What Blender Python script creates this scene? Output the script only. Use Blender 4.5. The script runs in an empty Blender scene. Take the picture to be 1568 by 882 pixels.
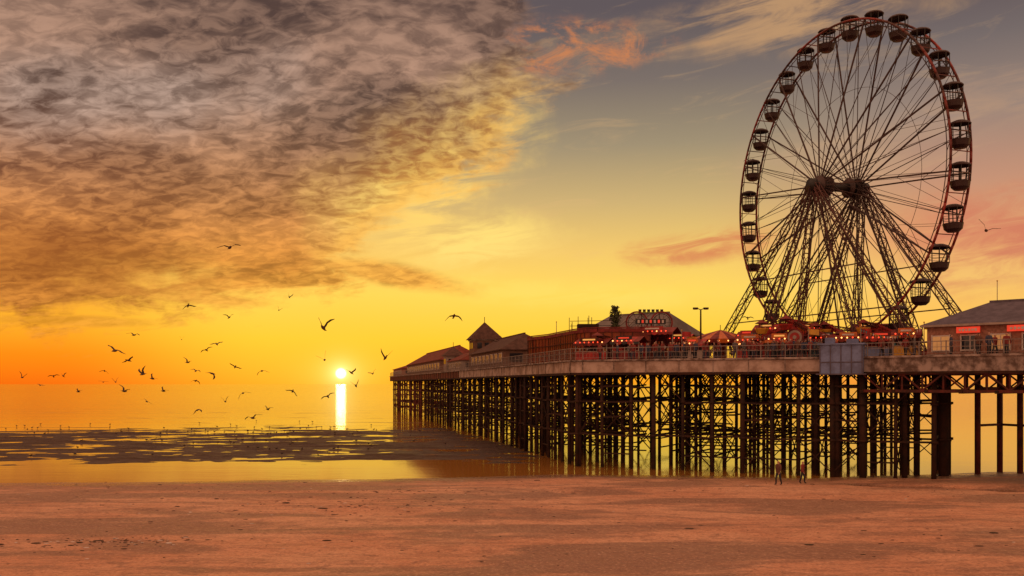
import bpy, math, random
import numpy as np
from mathutils import Vector, Matrix, Quaternion
random.seed(7); np.random.seed(7)
sc=bpy.context.scene
F=1450.0; CZ=7.6; DECK=9.7
def wx(px,Y): return (px-784)/F*Y
def wz(py,Y): return CZ+(588-py)/F*Y
def lin(r,g,b,k=1.0):
    def f(c):
        c/=255.0
        return (c/12.92 if c<=.04045 else ((c+.055)/1.055)**2.4)*k
    return (f(r),f(g),f(b),1)
# ---------------------------------------------------------------- camera
cam=bpy.data.cameras.new("camera"); co=bpy.data.objects.new("camera",cam); sc.collection.objects.link(co)
cam.sensor_width=36; cam.lens=F/1568*36; cam.shift_y=147/1568
co.location=(0,0,CZ); co.rotation_euler=(math.pi/2,0,0); cam.clip_start=.5; cam.clip_end=60000
sc.camera=co
sc.view_settings.view_transform='Standard'; sc.view_settings.look='None'; sc.view_settings.exposure=0
# ---------------------------------------------------------------- node helper
class NT:
    def __init__(s,nt): s.nt=nt
    def n(s,t,**k):
        nd=s.nt.nodes.new(t)
        for a,b in k.items(): setattr(nd,a,b)
        return nd
    def put(s,inp,v):
        if isinstance(v,bpy.types.NodeSocket): s.nt.links.new(v,inp)
        else: inp.default_value=v
    def m(s,op,a,b=None,c=None,clamp=False):
        nd=s.n('ShaderNodeMath',operation=op,use_clamp=clamp)
        s.put(nd.inputs[0],a)
        if b is not None: s.put(nd.inputs[1],b)
        if c is not None: s.put(nd.inputs[2],c)
        return nd.outputs[0]
    def add(s,a,b): return s.m('ADD',a,b)
    def sub(s,a,b): return s.m('SUBTRACT',a,b)
    def mul(s,a,b): return s.m('MULTIPLY',a,b)
    def div(s,a,b): return s.m('DIVIDE',a,b)
    def ss(s,x,e0,e1,t0=0.0,t1=1.0):
        nd=s.n('ShaderNodeMapRange',interpolation_type='SMOOTHSTEP')
        s.put(nd.inputs[0],x)
        if e0>e1: e0,e1,t0,t1=e1,e0,t1,t0
        nd.inputs[1].default_value=e0; nd.inputs[2].default_value=e1; nd.inputs[3].default_value=t0; nd.inputs[4].default_value=t1
        return nd.outputs[0]
    def noise(s,v,scale,detail=4,rough=.55,dist=0,col=False):
        nd=s.n('ShaderNodeTexNoise'); s.put(nd.inputs['Vector'],v)
        nd.inputs['Scale'].default_value=scale; nd.inputs['Detail'].default_value=detail
        nd.inputs['Roughness'].default_value=rough; nd.inputs['Distortion'].default_value=dist
        return nd.outputs[1 if col else 0]
    def xyz(s,x,y,z):
        nd=s.n('ShaderNodeCombineXYZ'); s.put(nd.inputs[0],x); s.put(nd.inputs[1],y); s.put(nd.inputs[2],z); return nd.outputs[0]
    def sep(s,v):
        nd=s.n('ShaderNodeSeparateXYZ'); s.put(nd.inputs[0],v); return nd.outputs
    def mix(s,f,a,b,bt='MIX'):
        nd=s.n('ShaderNodeMixRGB',blend_type=bt); s.put(nd.inputs[0],f); s.put(nd.inputs[1],a); s.put(nd.inputs[2],b); return nd.outputs[0]
    def ramp(s,f,stops):
        nd=s.n('ShaderNodeValToRGB'); e=nd.color_ramp.elements
        while len(e)>1: e.remove(e[-1])
        e[0].position=stops[0][0]; e[0].color=stops[0][1]
        for p,c in stops[1:]:
            x=e.new(p); x.color=c
        s.put(nd.inputs[0],f); return nd.outputs[0]
# ---------------------------------------------------------------- sky
SAZ=math.atan((522-784)/F); SEL=math.atan(16/F)
w=bpy.data.worlds.new("World"); sc.world=w; w.use_nodes=True
w.cycles.sampling_method='MANUAL'; w.cycles.sample_map_resolution=256
w.node_tree.nodes.clear(); T=NT(w.node_tree)
tc=T.n('ShaderNodeTexCoord').outputs['Generated']
x,y,z=T.sep(tc)
az=T.mul(T.m('ARCTAN2',x,y),180/math.pi)
el=T.mul(T.m('ARCSINE',z),180/math.pi)
def deg(px,py):
    a=math.atan((px-784)/F); return math.degrees(a), math.degrees(math.atan((588-py)/F*math.cos(a)))
wn=T.noise(tc,7,6,.62)
wo=T.sub(wn,.5)
zz=T.add(T.m('MAXIMUM',z,0.0),.30)
P=T.xyz(T.div(x,zz),T.div(y,zz),0.0)
def estop(lst): return [((deg(1000,py)[1])/30 if py is not None else 1.0,c) for py,c in lst]
elf=T.div(el,30.0)
mid=T.ramp(elf,estop([(588,lin(254,160,32)),(520,lin(255,204,54)),(450,lin(255,216,92)),(385,lin(242,200,106)),(310,lin(206,176,116)),(220,lin(158,142,114)),(120,lin(120,108,102)),(10,lin(94,84,88))]))
lef=T.ramp(elf,estop([(588,lin(246,104,12)),(545,lin(254,136,18)),(500,lin(255,174,38)),(460,lin(252,172,50)),(400,lin(226,146,66)),(300,lin(172,124,86)),(150,lin(130,106,94)),(10,lin(88,74,74))]))
rig=T.ramp(elf,estop([(588,lin(242,150,62)),(500,lin(254,194,86)),(440,lin(246,194,108)),(380,lin(228,160,108)),(300,lin(196,144,116)),(200,lin(152,130,118)),(100,lin(116,104,102)),(10,lin(92,78,82))]))
c=T.mix(T.ss(az,-14.0,-26.0),mid,lef)
c=T.mix(T.ss(az,10.0,26.0),c,rig)
def half(p1,p2):
    a=deg(*p1); b=deg(*p2); dx,dy=b[0]-a[0],b[1]-a[1]; L=math.hypot(dx,dy); nx,ny=-dy/L,dx/L
    return T.add(T.add(T.mul(az,nx),T.mul(el,ny)),-(a[0]*nx+a[1]*ny))
def ell(cx,cy,rx,ry,rot=0,nz=1.0,e0=1.0,e1=.2,src=None):
    a=deg(cx,cy); cr,sr=math.cos(math.radians(rot)),math.sin(math.radians(rot))
    dx=T.add(az,-a[0]); dy=T.add(el,-a[1])
    k=180/math.pi/F
    u=T.div(T.add(T.mul(dx,cr),T.mul(dy,sr)),rx*k); v=T.div(T.sub(T.mul(dy,cr),T.mul(dx,sr)),ry*k)
    q=T.m('SQRT',T.add(T.mul(u,u),T.mul(v,v)))
    q=T.add(q,T.mul(src or wo,nz))
    return T.ss(q,e0,e1)
streak=T.noise(T.xyz(T.mul(az,.10),T.mul(T.sub(el,T.mul(az,.12)),.50),0.0),1.6,6,.64,.8)
so=T.sub(streak,.5)
c=T.mix(T.mul(T.ss(streak,.52,.74),T.mul(T.ss(el,3.0,8.0),.22)),c,lin(232,184,124))
def wis(cx,cy,rx,ry,rot,col,k,nz=1.8):
    global c
    mk=T.mul(T.mul(ell(cx,cy,rx,ry,rot,nz,1.0,.25),T.ss(streak,.32,.60)),k)
    c=T.mix(mk,c,col)
wis(750,368,165,58,6,lin(255,222,122),1.0)
wis(655,295,200,80,28,lin(255,212,112),1.0)
wis(860,450,260,30,-4,lin(255,224,106),.6)
wis(1085,378,140,34,6,lin(216,130,84),.9)
wis(1540,350,210,95,3,lin(208,118,92),.85)
wis(1560,150,200,50,0,lin(176,142,118),.7)
wis(1180,30,320,60,6,lin(196,152,108),.8)
wis(1330,230,240,60,4,lin(196,160,126),.4)
patch=T.mul(ell(900,70,210,48,-3,2.2,1.0,.3),T.ss(T.noise(P,13,6,.7,.5),.42,.64))
c=T.mix(T.mul(patch,.75),c,lin(214,130,76))
# altocumulus deck
A=half((525,415),(925,115)); B=half((0,482),(700,448)); C=half((925,165),(770,-20))
sd=T.m('SMOOTH_MIN',T.m('SMOOTH_MIN',A,B,1.0),C,1.0)
sd=T.add(sd,T.mul(wo,10.0))
sd=T.add(sd,T.mul(so,6.0))
dens=T.ss(sd,-.7,1.5)
dens=T.m('MAXIMUM',dens,T.mul(ell(590,420,160,26,-10,1.3,1.0,.4),.97))
dens=T.m('MAXIMUM',dens,T.mul(ell(330,458,100,13,-4,1.0,1.0,.4),.9))
dens=T.m('MAXIMUM',dens,T.mul(ell(120,492,150,12,0,1.0,1.0,.4),.5))
P2n=T.n('ShaderNodeMapping'); T.put(P2n.inputs[0],P); P2n.inputs['Rotation'].default_value=(0,0,.5); P2n.inputs['Scale'].default_value=(1.0,1.35,1)
alto=T.noise(P2n.outputs[0],24,4,.6,.6)
alto2=T.noise(P2n.outputs[0],2.8,7,.62,.8)
tx=T.add(T.mul(T.ss(alto,.36,.66),.48),T.mul(T.ss(alto2,.40,.61),.52))
up=T.ss(el,6.0,17.0)
near=ell(640,275,300,125,30,1.5,1.0,.1)
dk=T.mix(up,lin(130,62,28),lin(80,58,52))
dk=T.mix(T.mul(near,.6),dk,lin(194,120,52))
lt=T.mix(up,lin(236,148,62),lin(188,146,122))
lt=T.mix(near,lt,lin(255,216,112))
lt=T.mix(T.mul(ell(120,150,420,90,10,1.5,1.0,.1),.5),lt,lin(208,186,174))
cc=T.mix(tx,dk,lt)
cc=T.mix(T.mul(ell(110,405,300,75,-8,1.0,1.0,.2),.55),cc,lin(142,70,26))
cc=T.mix(T.mul(T.ss(el,17.0,24.0),.40),cc,lin(72,56,54))
edge=T.mul(T.mul(T.ss(sd,3.2,0.4),T.ss(az,-30.0,-10.0)),T.ss(el,20.0,12.0))
cc=T.mix(T.mul(edge,T.add(T.mul(tx,.7),.2)),cc,lin(255,186,80))
c=T.mix(T.mul(dens,.95),c,cc)
# glow + disc of the sun
S=Vector((math.sin(SAZ)*math.cos(SEL),math.cos(SAZ)*math.cos(SEL),math.sin(SEL)))
dn=T.n('ShaderNodeVectorMath',operation='DOT_PRODUCT'); dn.inputs[1].default_value=S
nv=T.n('ShaderNodeVectorMath',operation='NORMALIZE'); T.put(nv.inputs[0],tc); T.put(dn.inputs[0],nv.outputs[0])
ang=T.mul(T.m('ARCCOSINE',T.m('MINIMUM',dn.outputs['Value'],.9999999)),180/math.pi)
ag=T.m('SQRT',T.add(T.mul(T.m('POWER',T.sub(az,math.degrees(SAZ)),2.0),.35),T.m('POWER',T.sub(el,math.degrees(SEL)),2.0)))
g1=T.m('EXPONENT',T.mul(ag,-1/.8)); g2=T.m('EXPONENT',T.mul(ag,-1/3.6))
c=T.mix(T.mul(g2,.7),c,(1.0,.54,.03,1))
c=T.mix(T.mul(g1,.85),c,(1.15,.78,.11,1))
g0=T.m('EXPONENT',T.mul(ang,-1/.38))
c=T.mix(T.m('MINIMUM',T.mul(g0,1.5),1.0),c,(1.5,1.2,.40,1))
disc=T.ss(ang,.38,.18)
c=T.mix(disc,c,(3.4,3.0,1.6,1))
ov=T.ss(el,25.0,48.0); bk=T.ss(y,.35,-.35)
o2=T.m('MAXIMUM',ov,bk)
c=T.mix(o2,c,(1.12,.57,.33,1))  # bright overhead and rear sky added out of view to light sand and pier
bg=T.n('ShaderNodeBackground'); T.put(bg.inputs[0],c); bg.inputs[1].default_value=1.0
nish=T.n('ShaderNodeTexSky'); nish.sky_type='NISHITA'; nish.sun_disc=False; nish.sun_elevation=math.radians(1.2); nish.sun_rotation=SAZ
bg2=T.n('ShaderNodeBackground'); T.put(bg2.inputs[0],nish.outputs[0]); bg2.inputs[1].default_value=.006
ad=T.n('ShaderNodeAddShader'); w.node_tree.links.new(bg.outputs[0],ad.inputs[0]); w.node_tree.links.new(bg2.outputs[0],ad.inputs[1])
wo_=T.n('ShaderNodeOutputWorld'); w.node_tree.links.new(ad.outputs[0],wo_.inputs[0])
# the sun is almost set: only a trace of direct light is left
sl=bpy.data.lights.new("sun",'SUN'); sl.energy=.0016; sl.angle=math.radians(.6); sl.color=(1,.58,.22)
so_=bpy.data.objects.new("sun",sl); sc.collection.objects.link(so_)
S2=Vector((math.sin(SAZ)*math.cos(.014),math.cos(SAZ)*math.cos(.014),math.sin(.014)))
so_.rotation_mode='QUATERNION'; so_.rotation_quaternion=S2.to_track_quat('Z','Y')
# ---------------------------------------------------------------- materials
def mat(name,col,rough=.7,metal=0,var=.35,scale=3.0,col2=None,bump=0.0,spec=.4,bscale=None,emit=None):
    m=bpy.data.materials.new(name); m.use_nodes=True; t=NT(m.node_tree); b=m.node_tree.nodes['Principled BSDF']
    tcn=t.n('ShaderNodeTexCoord').outputs['Object']
    nz=t.noise(tcn,scale,4,.65)
    c1=tuple(list(col[:3])+[1]); c2=tuple(list(col2[:3])+[1]) if col2 else tuple([v*(1-var) for v in col[:3]]+[1])
    t.put(b.inputs['Base Color'],t.mix(t.ss(nz,.35,.65),c1,c2))
    t.put(b.inputs['Roughness'],t.m('ADD',t.mul(nz,.2),rough-.1,clamp=True)); b.inputs['Metallic'].default_value=metal
    b.inputs['Specular IOR Level'].default_value=spec
    if emit: b.inputs['Emission Color'].default_value=(*emit[:3],1); b.inputs['Emission Strength'].default_value=emit[3]
    if bump:
        bn=t.n('ShaderNodeBump'); bn.inputs['Strength'].default_value=bump; t.put(bn.inputs['Height'],t.noise(tcn,bscale or scale*6,3)); m.node_tree.links.new(bn.outputs[0],b.inputs['Normal'])
    return m
IRON=mat('dark_iron',(.020,.011,.009),.8,.0,.5,1.2,col2=(.045,.018,.011),spec=.2)
IRONR=mat('rusty_red_iron',(.12,.022,.016),.7,0,.5,1.0,col2=(.045,.016,.012),spec=.25)
FASC=mat('weathered_fascia',(.42,.33,.29),.8,0,.4,.8,col2=(.22,.15,.12))
FASC2=mat('stained_concrete',(.32,.26,.24),.85,0,.4,1.3,col2=(.09,.06,.05))
DECKM=mat('deck_timber',(.16,.11,.08),.8,0,.4,2.0)
RAIL=mat('rail_paint',(.22,.18,.17),.6,0,.3,1.0)
STEEL=mat('wheel_steel',(.06,.032,.03),.55,.1,.5,.6,col2=(.035,.02,.02))
STEELL=mat('leg_steel',(.10,.04,.035),.6,.1,.4,.7,col2=(.045,.022,.022))
RED=mat('red_paint',(.40,.018,.014),.55,0,.5,1.5,col2=(.18,.012,.01))
RED2=mat('maroon_canvas',(.19,.016,.014),.7,0,.5,1.5)
REDRIM=mat('rim_red',(.26,.02,.014),.5,0,.4,.16,col2=(.045,.02,.018))
GOND=mat('gondola_dark',(.03,.012,.014),.5,0,.3,1.0)
BLUE=mat('blue_grey_paint',(.15,.20,.38),.7,0,.25,1.0,col2=(.10,.12,.22))
SLATE=mat('slate_roof',(.11,.095,.13),.75,0,.3,1.5,bump=.3,bscale=9,spec=.2)
ZINC=mat('metal_roof',(.15,.13,.125),.7,.0,.3,.5,spec=.2)
TILE=mat('brown_roof_tiles',(.09,.045,.035),.8,0,.4,2.0,bump=.3,spec=.2)
TILER=mat('red_brown_roof',(.17,.04,.025),.8,0,.4,1.0,spec=.2)
WALLB=mat('brown_wall',(.15,.075,.05),.8,0,.3,2.0)
WALLW=mat('cream_wall',(.34,.27,.24),.8,0,.3,1.0)
BRICK=mat('brick_wall',(.36,.17,.12),.85,0,.4,4.0)
GLASS=mat('window_glass',(.02,.022,.03),.15,0,.2,2.0,spec=.5)
GLASSR=mat('red_glazing',(.12,.014,.008),.45,0,.5,.5,col2=(.24,.05,.014),spec=.25)
YEL=mat('yellow_paint',(.55,.28,.03),.5,0,.2,2.0)
WHITE=mat('white_paint',(.55,.48,.45),.6,0,.2,2.0)
ORNG=mat('orange_paint',(.55,.13,.015),.5,0,.3,2.0)
CYAN=mat('teal_paint',(.05,.18,.22),.5,0,.2,2.0)
BLK=mat('black_paint',(.015,.014,.015),.5)
GREEN=mat('dark_foliage',(.04,.05,.02),.8,0,.5,4.0,col2=(.07,.07,.03))
BARK=mat('bark',(.07,.045,.03),.9)
BULB=mat('lit_bulb',(.8,.4,.2),.4,emit=(1,.38,.10,3.2)); BULBR=mat('lit_red_bulb',(.6,.1,.05),.4,emit=(1,.06,.02,2.0)); SIGNR=mat('lit_red_sign',(.5,.05,.03),.5,emit=(1,.06,.025,.5)); SIGNY=mat('lit_yellow_sign',(.5,.3,.1),.5,emit=(1,.45,.10,.6)); WARMW=mat('added_window_glow',(.3,.15,.07),.4,emit=(1,.42,.12,.30))  # window glow is added to lighten the dark shop front
SKIN=mat('skin',(.45,.24,.17),.6,0,.1); HAIR=mat('hair',(.04,.025,.018),.7); SHOE=mat('shoe',(.03,.025,.025),.6)
# ---------------------------------------------------------------- mesh builder
class MB:
    def __init__(s): s.v=[];s.f=[];s.mi=[];s.mats=[];s.sm=[]
    def mid(s,m):
        if m not in s.mats: s.mats.append(m)
        return s.mats.index(m)
    def addm(s,vs,fs,m,smooth=False):
        o=len(s.v); s.v+= [tuple(v) for v in vs]; i=s.mid(m)
        for f in fs: s.f.append([a+o for a in f]); s.mi.append(i); s.sm.append(smooth)
    def beam(s,p1,p2,wd,m,h=None,n=4):
        p1=Vector(p1);p2=Vector(p2);d=p2-p1
        if d.length<1e-5: return
        d.normalize(); up=Vector((0,0,1)) if abs(d.z)<.95 else Vector((1,0,0))
        a=d.cross(up).normalized(); b=a.cross(d).normalized(); h=h or wd
        if n==4: off=[a*wd/2+b*h/2,-a*wd/2+b*h/2,-a*wd/2-b*h/2,a*wd/2-b*h/2]
        else: off=[a*(wd/2*math.cos(2*math.pi*k/n))+b*(h/2*math.sin(2*math.pi*k/n)) for k in range(n)]
        vs=[p1+o for o in off]+[p2+o for o in off]
        fs=[[k,(k+1)%n,(k+1)%n+n,k+n] for k in range(n)]+[list(range(n))[::-1],list(range(n,2*n))]
        s.addm(vs,fs,m,n>4)
    def box(s,c,sz,m,yaw=0):
        cx,cy,cz=c;a,b,h=[q/2 for q in sz];cs,sn=math.cos(yaw),math.sin(yaw)
        vs=[(cx+X*cs-Y*sn,cy+X*sn+Y*cs,cz+Z) for Z in(-h,h) for X,Y in((-a,-b),(a,-b),(a,b),(-a,b))]
        s.addm(vs,[[3,2,1,0],[4,5,6,7],[0,1,5,4],[1,2,6,5],[2,3,7,6],[3,0,4,7]],m)
    def lathe(s,c,prof,m,n=12,mats=None,smooth=True):
        c=Vector(c);vs=[]
        for r,h in prof: vs+=[c+Vector((r*math.cos(2*math.pi*k/n),r*math.sin(2*math.pi*k/n),h)) for k in range(n)]
        for j in range(len(prof)-1):
            for k in range(n):
                mm=mats[k%len(mats)] if mats else m
                q=[j*n+k,j*n+(k+1)%n,(j+1)*n+(k+1)%n,(j+1)*n+k]
                s.addm([vs[i] for i in q],[[0,1,2,3]],mm,smooth)
    def ellip(s,c,r,m,n=10,k=7):
        c=Vector(c);vs=[];fs=[]
        for j in range(k+1):
            t=math.pi*j/k
            for i in range(n):
                a=2*math.pi*i/n; vs.append((c.x+r[0]*math.sin(t)*math.cos(a),c.y+r[1]*math.sin(t)*math.sin(a),c.z-r[2]*math.cos(t)))
        for j in range(k):
            for i in range(n): fs.append([j*n+i,j*n+(i+1)%n,(j+1)*n+(i+1)%n,(j+1)*n+i])
        s.addm(vs,fs,m,True)
    def prism(s,poly,z0,z1,m,mt=None):
        n=len(poly); vs=[(p[0],p[1],z0) for p in poly]+[(p[0],p[1],z1) for p in poly]
        s.addm(vs,[[k,(k+1)%n,(k+1)%n+n,k+n] for k in range(n)],m); s.addm(vs,[list(range(n))[::-1],list(range(n,2*n))],mt or m)
    def lattice(s,p1,p2,wd,nb,t,m,w2=None):
        p1=Vector(p1);p2=Vector(p2);d=(p2-p1).normalized(); up=Vector((0,0,1)) if abs(d.z)<.99 else Vector((1,0,0))
        a=d.cross(up).normalized();b=a.cross(d).normalized(); w2=w2 or wd
        cs=[(1,1),(-1,1),(-1,-1),(1,-1)]
        def pt(k,u):
            ww=(wd+(w2-wd)*u)/2; q=cs[k%4]; return p1.lerp(p2,u)+a*q[0]*ww+b*q[1]*ww
        for k in range(4):
            s.beam(pt(k,0),pt(k,1),t,m)
            for i in range(nb):
                u0=i/nb;u1=(i+1)/nb
                s.beam(pt(k,u0),pt(k+1,u1),t*.55,m) if (i+k)%2 else s.beam(pt(k+1,u0),pt(k,u1),t*.55,m)
                s.beam(pt(k,u0),pt(k+1,u0),t*.55,m)
    def mesh(s,name):
        me=bpy.data.meshes.new(name); me.from_pydata(s.v,[],s.f)
        for m in s.mats: me.materials.append(m)
        me.polygons.foreach_set('material_index',s.mi); me.polygons.foreach_set('use_smooth',s.sm); me.update(); return me
def obj(name,mb,parent=None,loc=None,yaw=0):
    me=mb.mesh(name) if isinstance(mb,MB) else mb
    o=bpy.data.objects.new(name,me); sc.collection.objects.link(o)
    if parent: o.parent=parent
    if loc is not None: o.location=loc
    if yaw: o.rotation_euler=(0,0,yaw)
    return o
def empty(name,loc=(0,0,0),yaw=0):
    o=bpy.data.objects.new(name,None); o.empty_display_size=1; sc.collection.objects.link(o); o.location=loc; o.rotation_euler=(0,0,yaw); return o
# ---------------------------------------------------------------- ground
def vnoise(X,Y,sc_,seed=0):
    X=X/sc_;Y=Y/sc_; xi=np.floor(X).astype(int); yi=np.floor(Y).astype(int); fx=X-xi; fy=Y-yi
    fx=fx*fx*(3-2*fx); fy=fy*fy*(3-2*fy)
    def h(a,b):
        v=np.sin(a*127.1+b*311.7+seed*74.7)*43758.5453; return v-np.floor(v)
    return (h(xi,yi)*(1-fx)+h(xi+1,yi)*fx)*(1-fy)+(h(xi,yi+1)*(1-fx)+h(xi+1,yi+1)*fx)*fy
def fbm(X,Y,s,seed=0,o=4):
    r=0;a=.5
    for k in range(o): r=r+a*vnoise(X,Y,s/2**k,seed+k*13); a*=.5
    return r-.47
def hgt(X,Y):
    X=np.asarray(X,float);Y=np.asarray(Y,float)
    Sh=np.interp(X,[-80,-40,-15,-3,4,17,24,32,45,80],[72,72.5,75,77.5,79,78,75.5,79,83,86])+fbm(X,Y*.6,9,3)*2.6
    fore=np.clip((Sh-Y)*.03,-.5,.35)+np.clip(40-Y,0,40)*.004
    fore=fore+fbm(X,Y,11,5)*.22*np.clip((Sh-Y)/8,0,1)+fbm(X*.7,Y*1.6,2.4,9)*.11*np.clip((Sh-Y)/4,0,1)+fbm(X,Y*1.3,.9,15,2)*.05*np.clip((Sh-Y)/4,0,1)
    gy=68.6-(X-27.5)*.50+np.sin(X*1.3)*.4
    g=np.exp(-((Y-gy)/1.5)**4)*np.clip((X-24.5)/3,0,1)
    fore=fore*(1-g)-(.14+fbm(X,Y,1.5,77)*.3)*g
    Xr=np.interp(Y,[85,95,120,160,170],[1,2,-1,-11,-14])+fbm(X,Y,6,21)*4
    b=np.minimum(np.minimum((Y-91-fbm(X,Y*.5,12,31)*4)/5,(160+fbm(X*.6,Y,14,41)*36-Y)/18),(Xr-X)/3)
    bar=np.clip(b,-1.2,1)*.055+(fbm(X*.40,Y,2.6,51,4)*.28+fbm(X*.7,Y,1.1,55,2)*.16)*np.clip(b+.9,0,1)-.002
    bar=np.where(b<-1,-.4,bar)
    pb=fbm(X*.5,Y,5,61)*.16-.07
    pb=np.where((X>2)&(Y<100)&(Y>80),pb,-.4)
    sea=-.4-np.clip((Y-200)/500,0,4)
    return np.maximum(np.maximum(fore,bar),np.maximum(sea,pb-(pb<-.3)*5))
xs=np.concatenate([[-30000,-3000,-600,-200,-120,-90],np.arange(-72,72.1,.36),[90,120,200,600,3000,30000]])
ys=np.concatenate([[-3000,-300,-50,0,15,25],np.arange(30,100,.28),np.arange(100,185,.55),[195,220,260,320,500,1000,3000,9000,40000]])
XX,YY=np.meshgrid(xs,ys); ZZ=hgt(XX,np.clip(YY,-100,2500))
nx_,ny_=len(xs),len(ys)
idx=np.arange(nx_*ny_).reshape(ny_,nx_)
fc=np.stack([idx[:-1,:-1],idx[:-1,1:],idx[1:,1:],idx[1:,:-1]],-1).reshape(-1,4)
me=bpy.data.meshes.new('beach'); me.from_pydata(np.stack([XX,YY,ZZ],-1).reshape(-1,3).tolist(),[],fc.tolist())
me.polygons.foreach_set('use_smooth',[True]*len(fc))
gm=bpy.data.materials.new('wet_sand'); gm.use_nodes=True; t=NT(gm.node_tree); b=gm.node_tree.nodes['Principled BSDF']
pos=t.n('ShaderNodeNewGeometry').outputs['Position']; px_,py_,pz_=t.sep(pos)
n1=t.noise(pos,.09,5,.62); n2=t.noise(pos,1.1,6,.72); n3=t.noise(pos,7,4,.7)
wet=t.ss(t.add(pz_,t.mul(t.sub(n2,.5),.22)),.20,.03)
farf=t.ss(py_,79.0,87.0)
st=t.noise(t.xyz(t.mul(px_,.055),t.mul(py_,.20),0.0),1.0,5,.62,.7)
st2=t.noise(t.xyz(t.mul(px_,.5),t.mul(py_,1.6),3.0),.8,5,.68,.5)
base=t.mix(t.ss(n1,.38,.62),(.62,.335,.205,1),(.54,.25,.14,1))
base=t.mix(t.mul(t.ss(st,.46,.57),.72),base,(.18,.095,.06,1))
base=t.mix(t.mul(t.ss(st2,.48,.62),.50),base,(.25,.12,.07,1))  # small ripple shading painted into the sand colour, with the speckle tones below
base=t.mix(t.mul(t.ss(n2,.53,.64),.50),base,(.20,.10,.065,1))
base=t.mix(t.mul(t.ss(n3,.52,.66),.55),base,(.17,.085,.055,1))
base=t.mix(t.mul(t.ss(n3,.46,.34),.45),base,(.80,.50,.34,1))
base=t.mix(t.mul(wet,.70),base,(.15,.075,.045,1))
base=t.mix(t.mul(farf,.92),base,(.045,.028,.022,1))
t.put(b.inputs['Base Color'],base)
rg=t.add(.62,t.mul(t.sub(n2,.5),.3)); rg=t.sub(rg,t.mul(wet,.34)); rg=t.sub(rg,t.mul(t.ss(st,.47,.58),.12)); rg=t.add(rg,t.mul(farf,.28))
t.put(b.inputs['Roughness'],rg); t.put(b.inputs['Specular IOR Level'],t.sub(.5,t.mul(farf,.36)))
vor=t.n('ShaderNodeTexVoronoi'); t.put(vor.inputs['Vector'],pos); vor.inputs['Scale'].default_value=2.2
foot=t.mul(t.ss(vor.outputs['Distance'],.18,.07),t.ss(t.noise(pos,.12,3),.47,.57))
rip=t.n('ShaderNodeTexWave'); t.put(rip.inputs['Vector'],t.xyz(t.mul(px_,.3),py_,0.0)); rip.inputs['Scale'].default_value=1.4; rip.inputs['Distortion'].default_value=9; rip.inputs['Detail'].default_value=3
hh=t.add(t.mul(n2,.28),t.add(t.mul(n3,.06),t.mul(foot,-.16))); hh=t.add(hh,t.mul(rip.outputs['Fac'],.05)); hh=t.add(hh,t.mul(st2,.22))
hh=t.mul(hh,t.sub(1.0,t.mul(wet,.6)))
bn=t.n('ShaderNodeBump'); bn.inputs['Strength'].default_value=1.0; bn.inputs['Distance'].default_value=1.0; t.put(bn.inputs['Height'],hh); gm.node_tree.links.new(bn.outputs[0],b.inputs['Normal'])
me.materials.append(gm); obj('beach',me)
# water
wm=bpy.data.materials.new('sea_water'); wm.use_nodes=True; t=NT(wm.node_tree); b=wm.node_tree.nodes['Principled BSDF']
pos=t.n('ShaderNodeNewGeometry').outputs['Position']; px_,py_,pz_=t.sep(pos)
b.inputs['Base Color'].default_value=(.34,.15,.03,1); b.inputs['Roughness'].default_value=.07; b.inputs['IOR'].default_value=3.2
v=t.xyz(t.mul(px_,.35),py_,0.0)
h1=t.noise(v,.9,4,.6); h2=t.noise(t.xyz(t.mul(px_,.12),py_,0.0),.09,4,.6)
amp=t.ss(py_,95.0,300.0,.018,.17)
hh=t.add(t.mul(h1,amp),t.mul(h2,t.mul(amp,3.2)))
bn=t.n('ShaderNodeBump'); bn.inputs['Strength'].default_value=.4; bn.inputs['Distance'].default_value=1.0; t.put(bn.inputs['Height'],hh); wm.node_tree.links.new(bn.outputs[0],b.inputs['Normal'])
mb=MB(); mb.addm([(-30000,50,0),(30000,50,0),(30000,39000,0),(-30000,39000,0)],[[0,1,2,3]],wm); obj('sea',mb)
FOAM=mat('foam',(.36,.22,.13),.6)
mb=MB()
for (y0,x0,x1,wd,sd_) in [(186,-85,-16,.8,1),(212,-110,-22,1.0,2),(176,-66,-20,.5,3),(250,-140,-36,1.0,4)]:
    q=np.arange(x0,x1,1.0); cy=y0+fbm(q,q*0+sd_*9,14,sd_)*12; ww=np.clip(fbm(q,q*0,6,sd_+5)*3+.3,.02,1)*wd
    vs=[];fs=[]
    for i in range(len(q)): vs+=[(q[i],cy[i]-ww[i]/2,.012),(q[i],cy[i]+ww[i]/2,.012)]
    for i in range(len(q)-1): fs.append([2*i,2*i+2,2*i+3,2*i+1])
    mb.addm(vs,fs,FOAM)
obj('surf_foam',mb)
mb=MB(); WEED=mat('seaweed',(.05,.03,.018),.8)
for i in range(680):
    if i<150: X=random.gauss(-18.5,2.4); Y=random.gauss(43.5,.8)
    elif i<260: X=random.gauss(-10,5); Y=random.gauss(56,1.8)
    elif i<320: X=random.gauss(-6,4); Y=random.gauss(64,1.0)
    else: X=random.uniform(-34,34); Y=random.uniform(38,74)
    h=float(hgt(X,Y)); s_=random.uniform(.015,.06)*(2.0 if random.random()<.09 else 1)
    mb.ellip((X,Y,h+s_*.1),(s_*random.uniform(1,3),s_*random.uniform(.8,1.6),s_*.4),WEED if random.random()<.88 else WHITE,6,4)
obj('seaweed_and_shells',mb)
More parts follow.
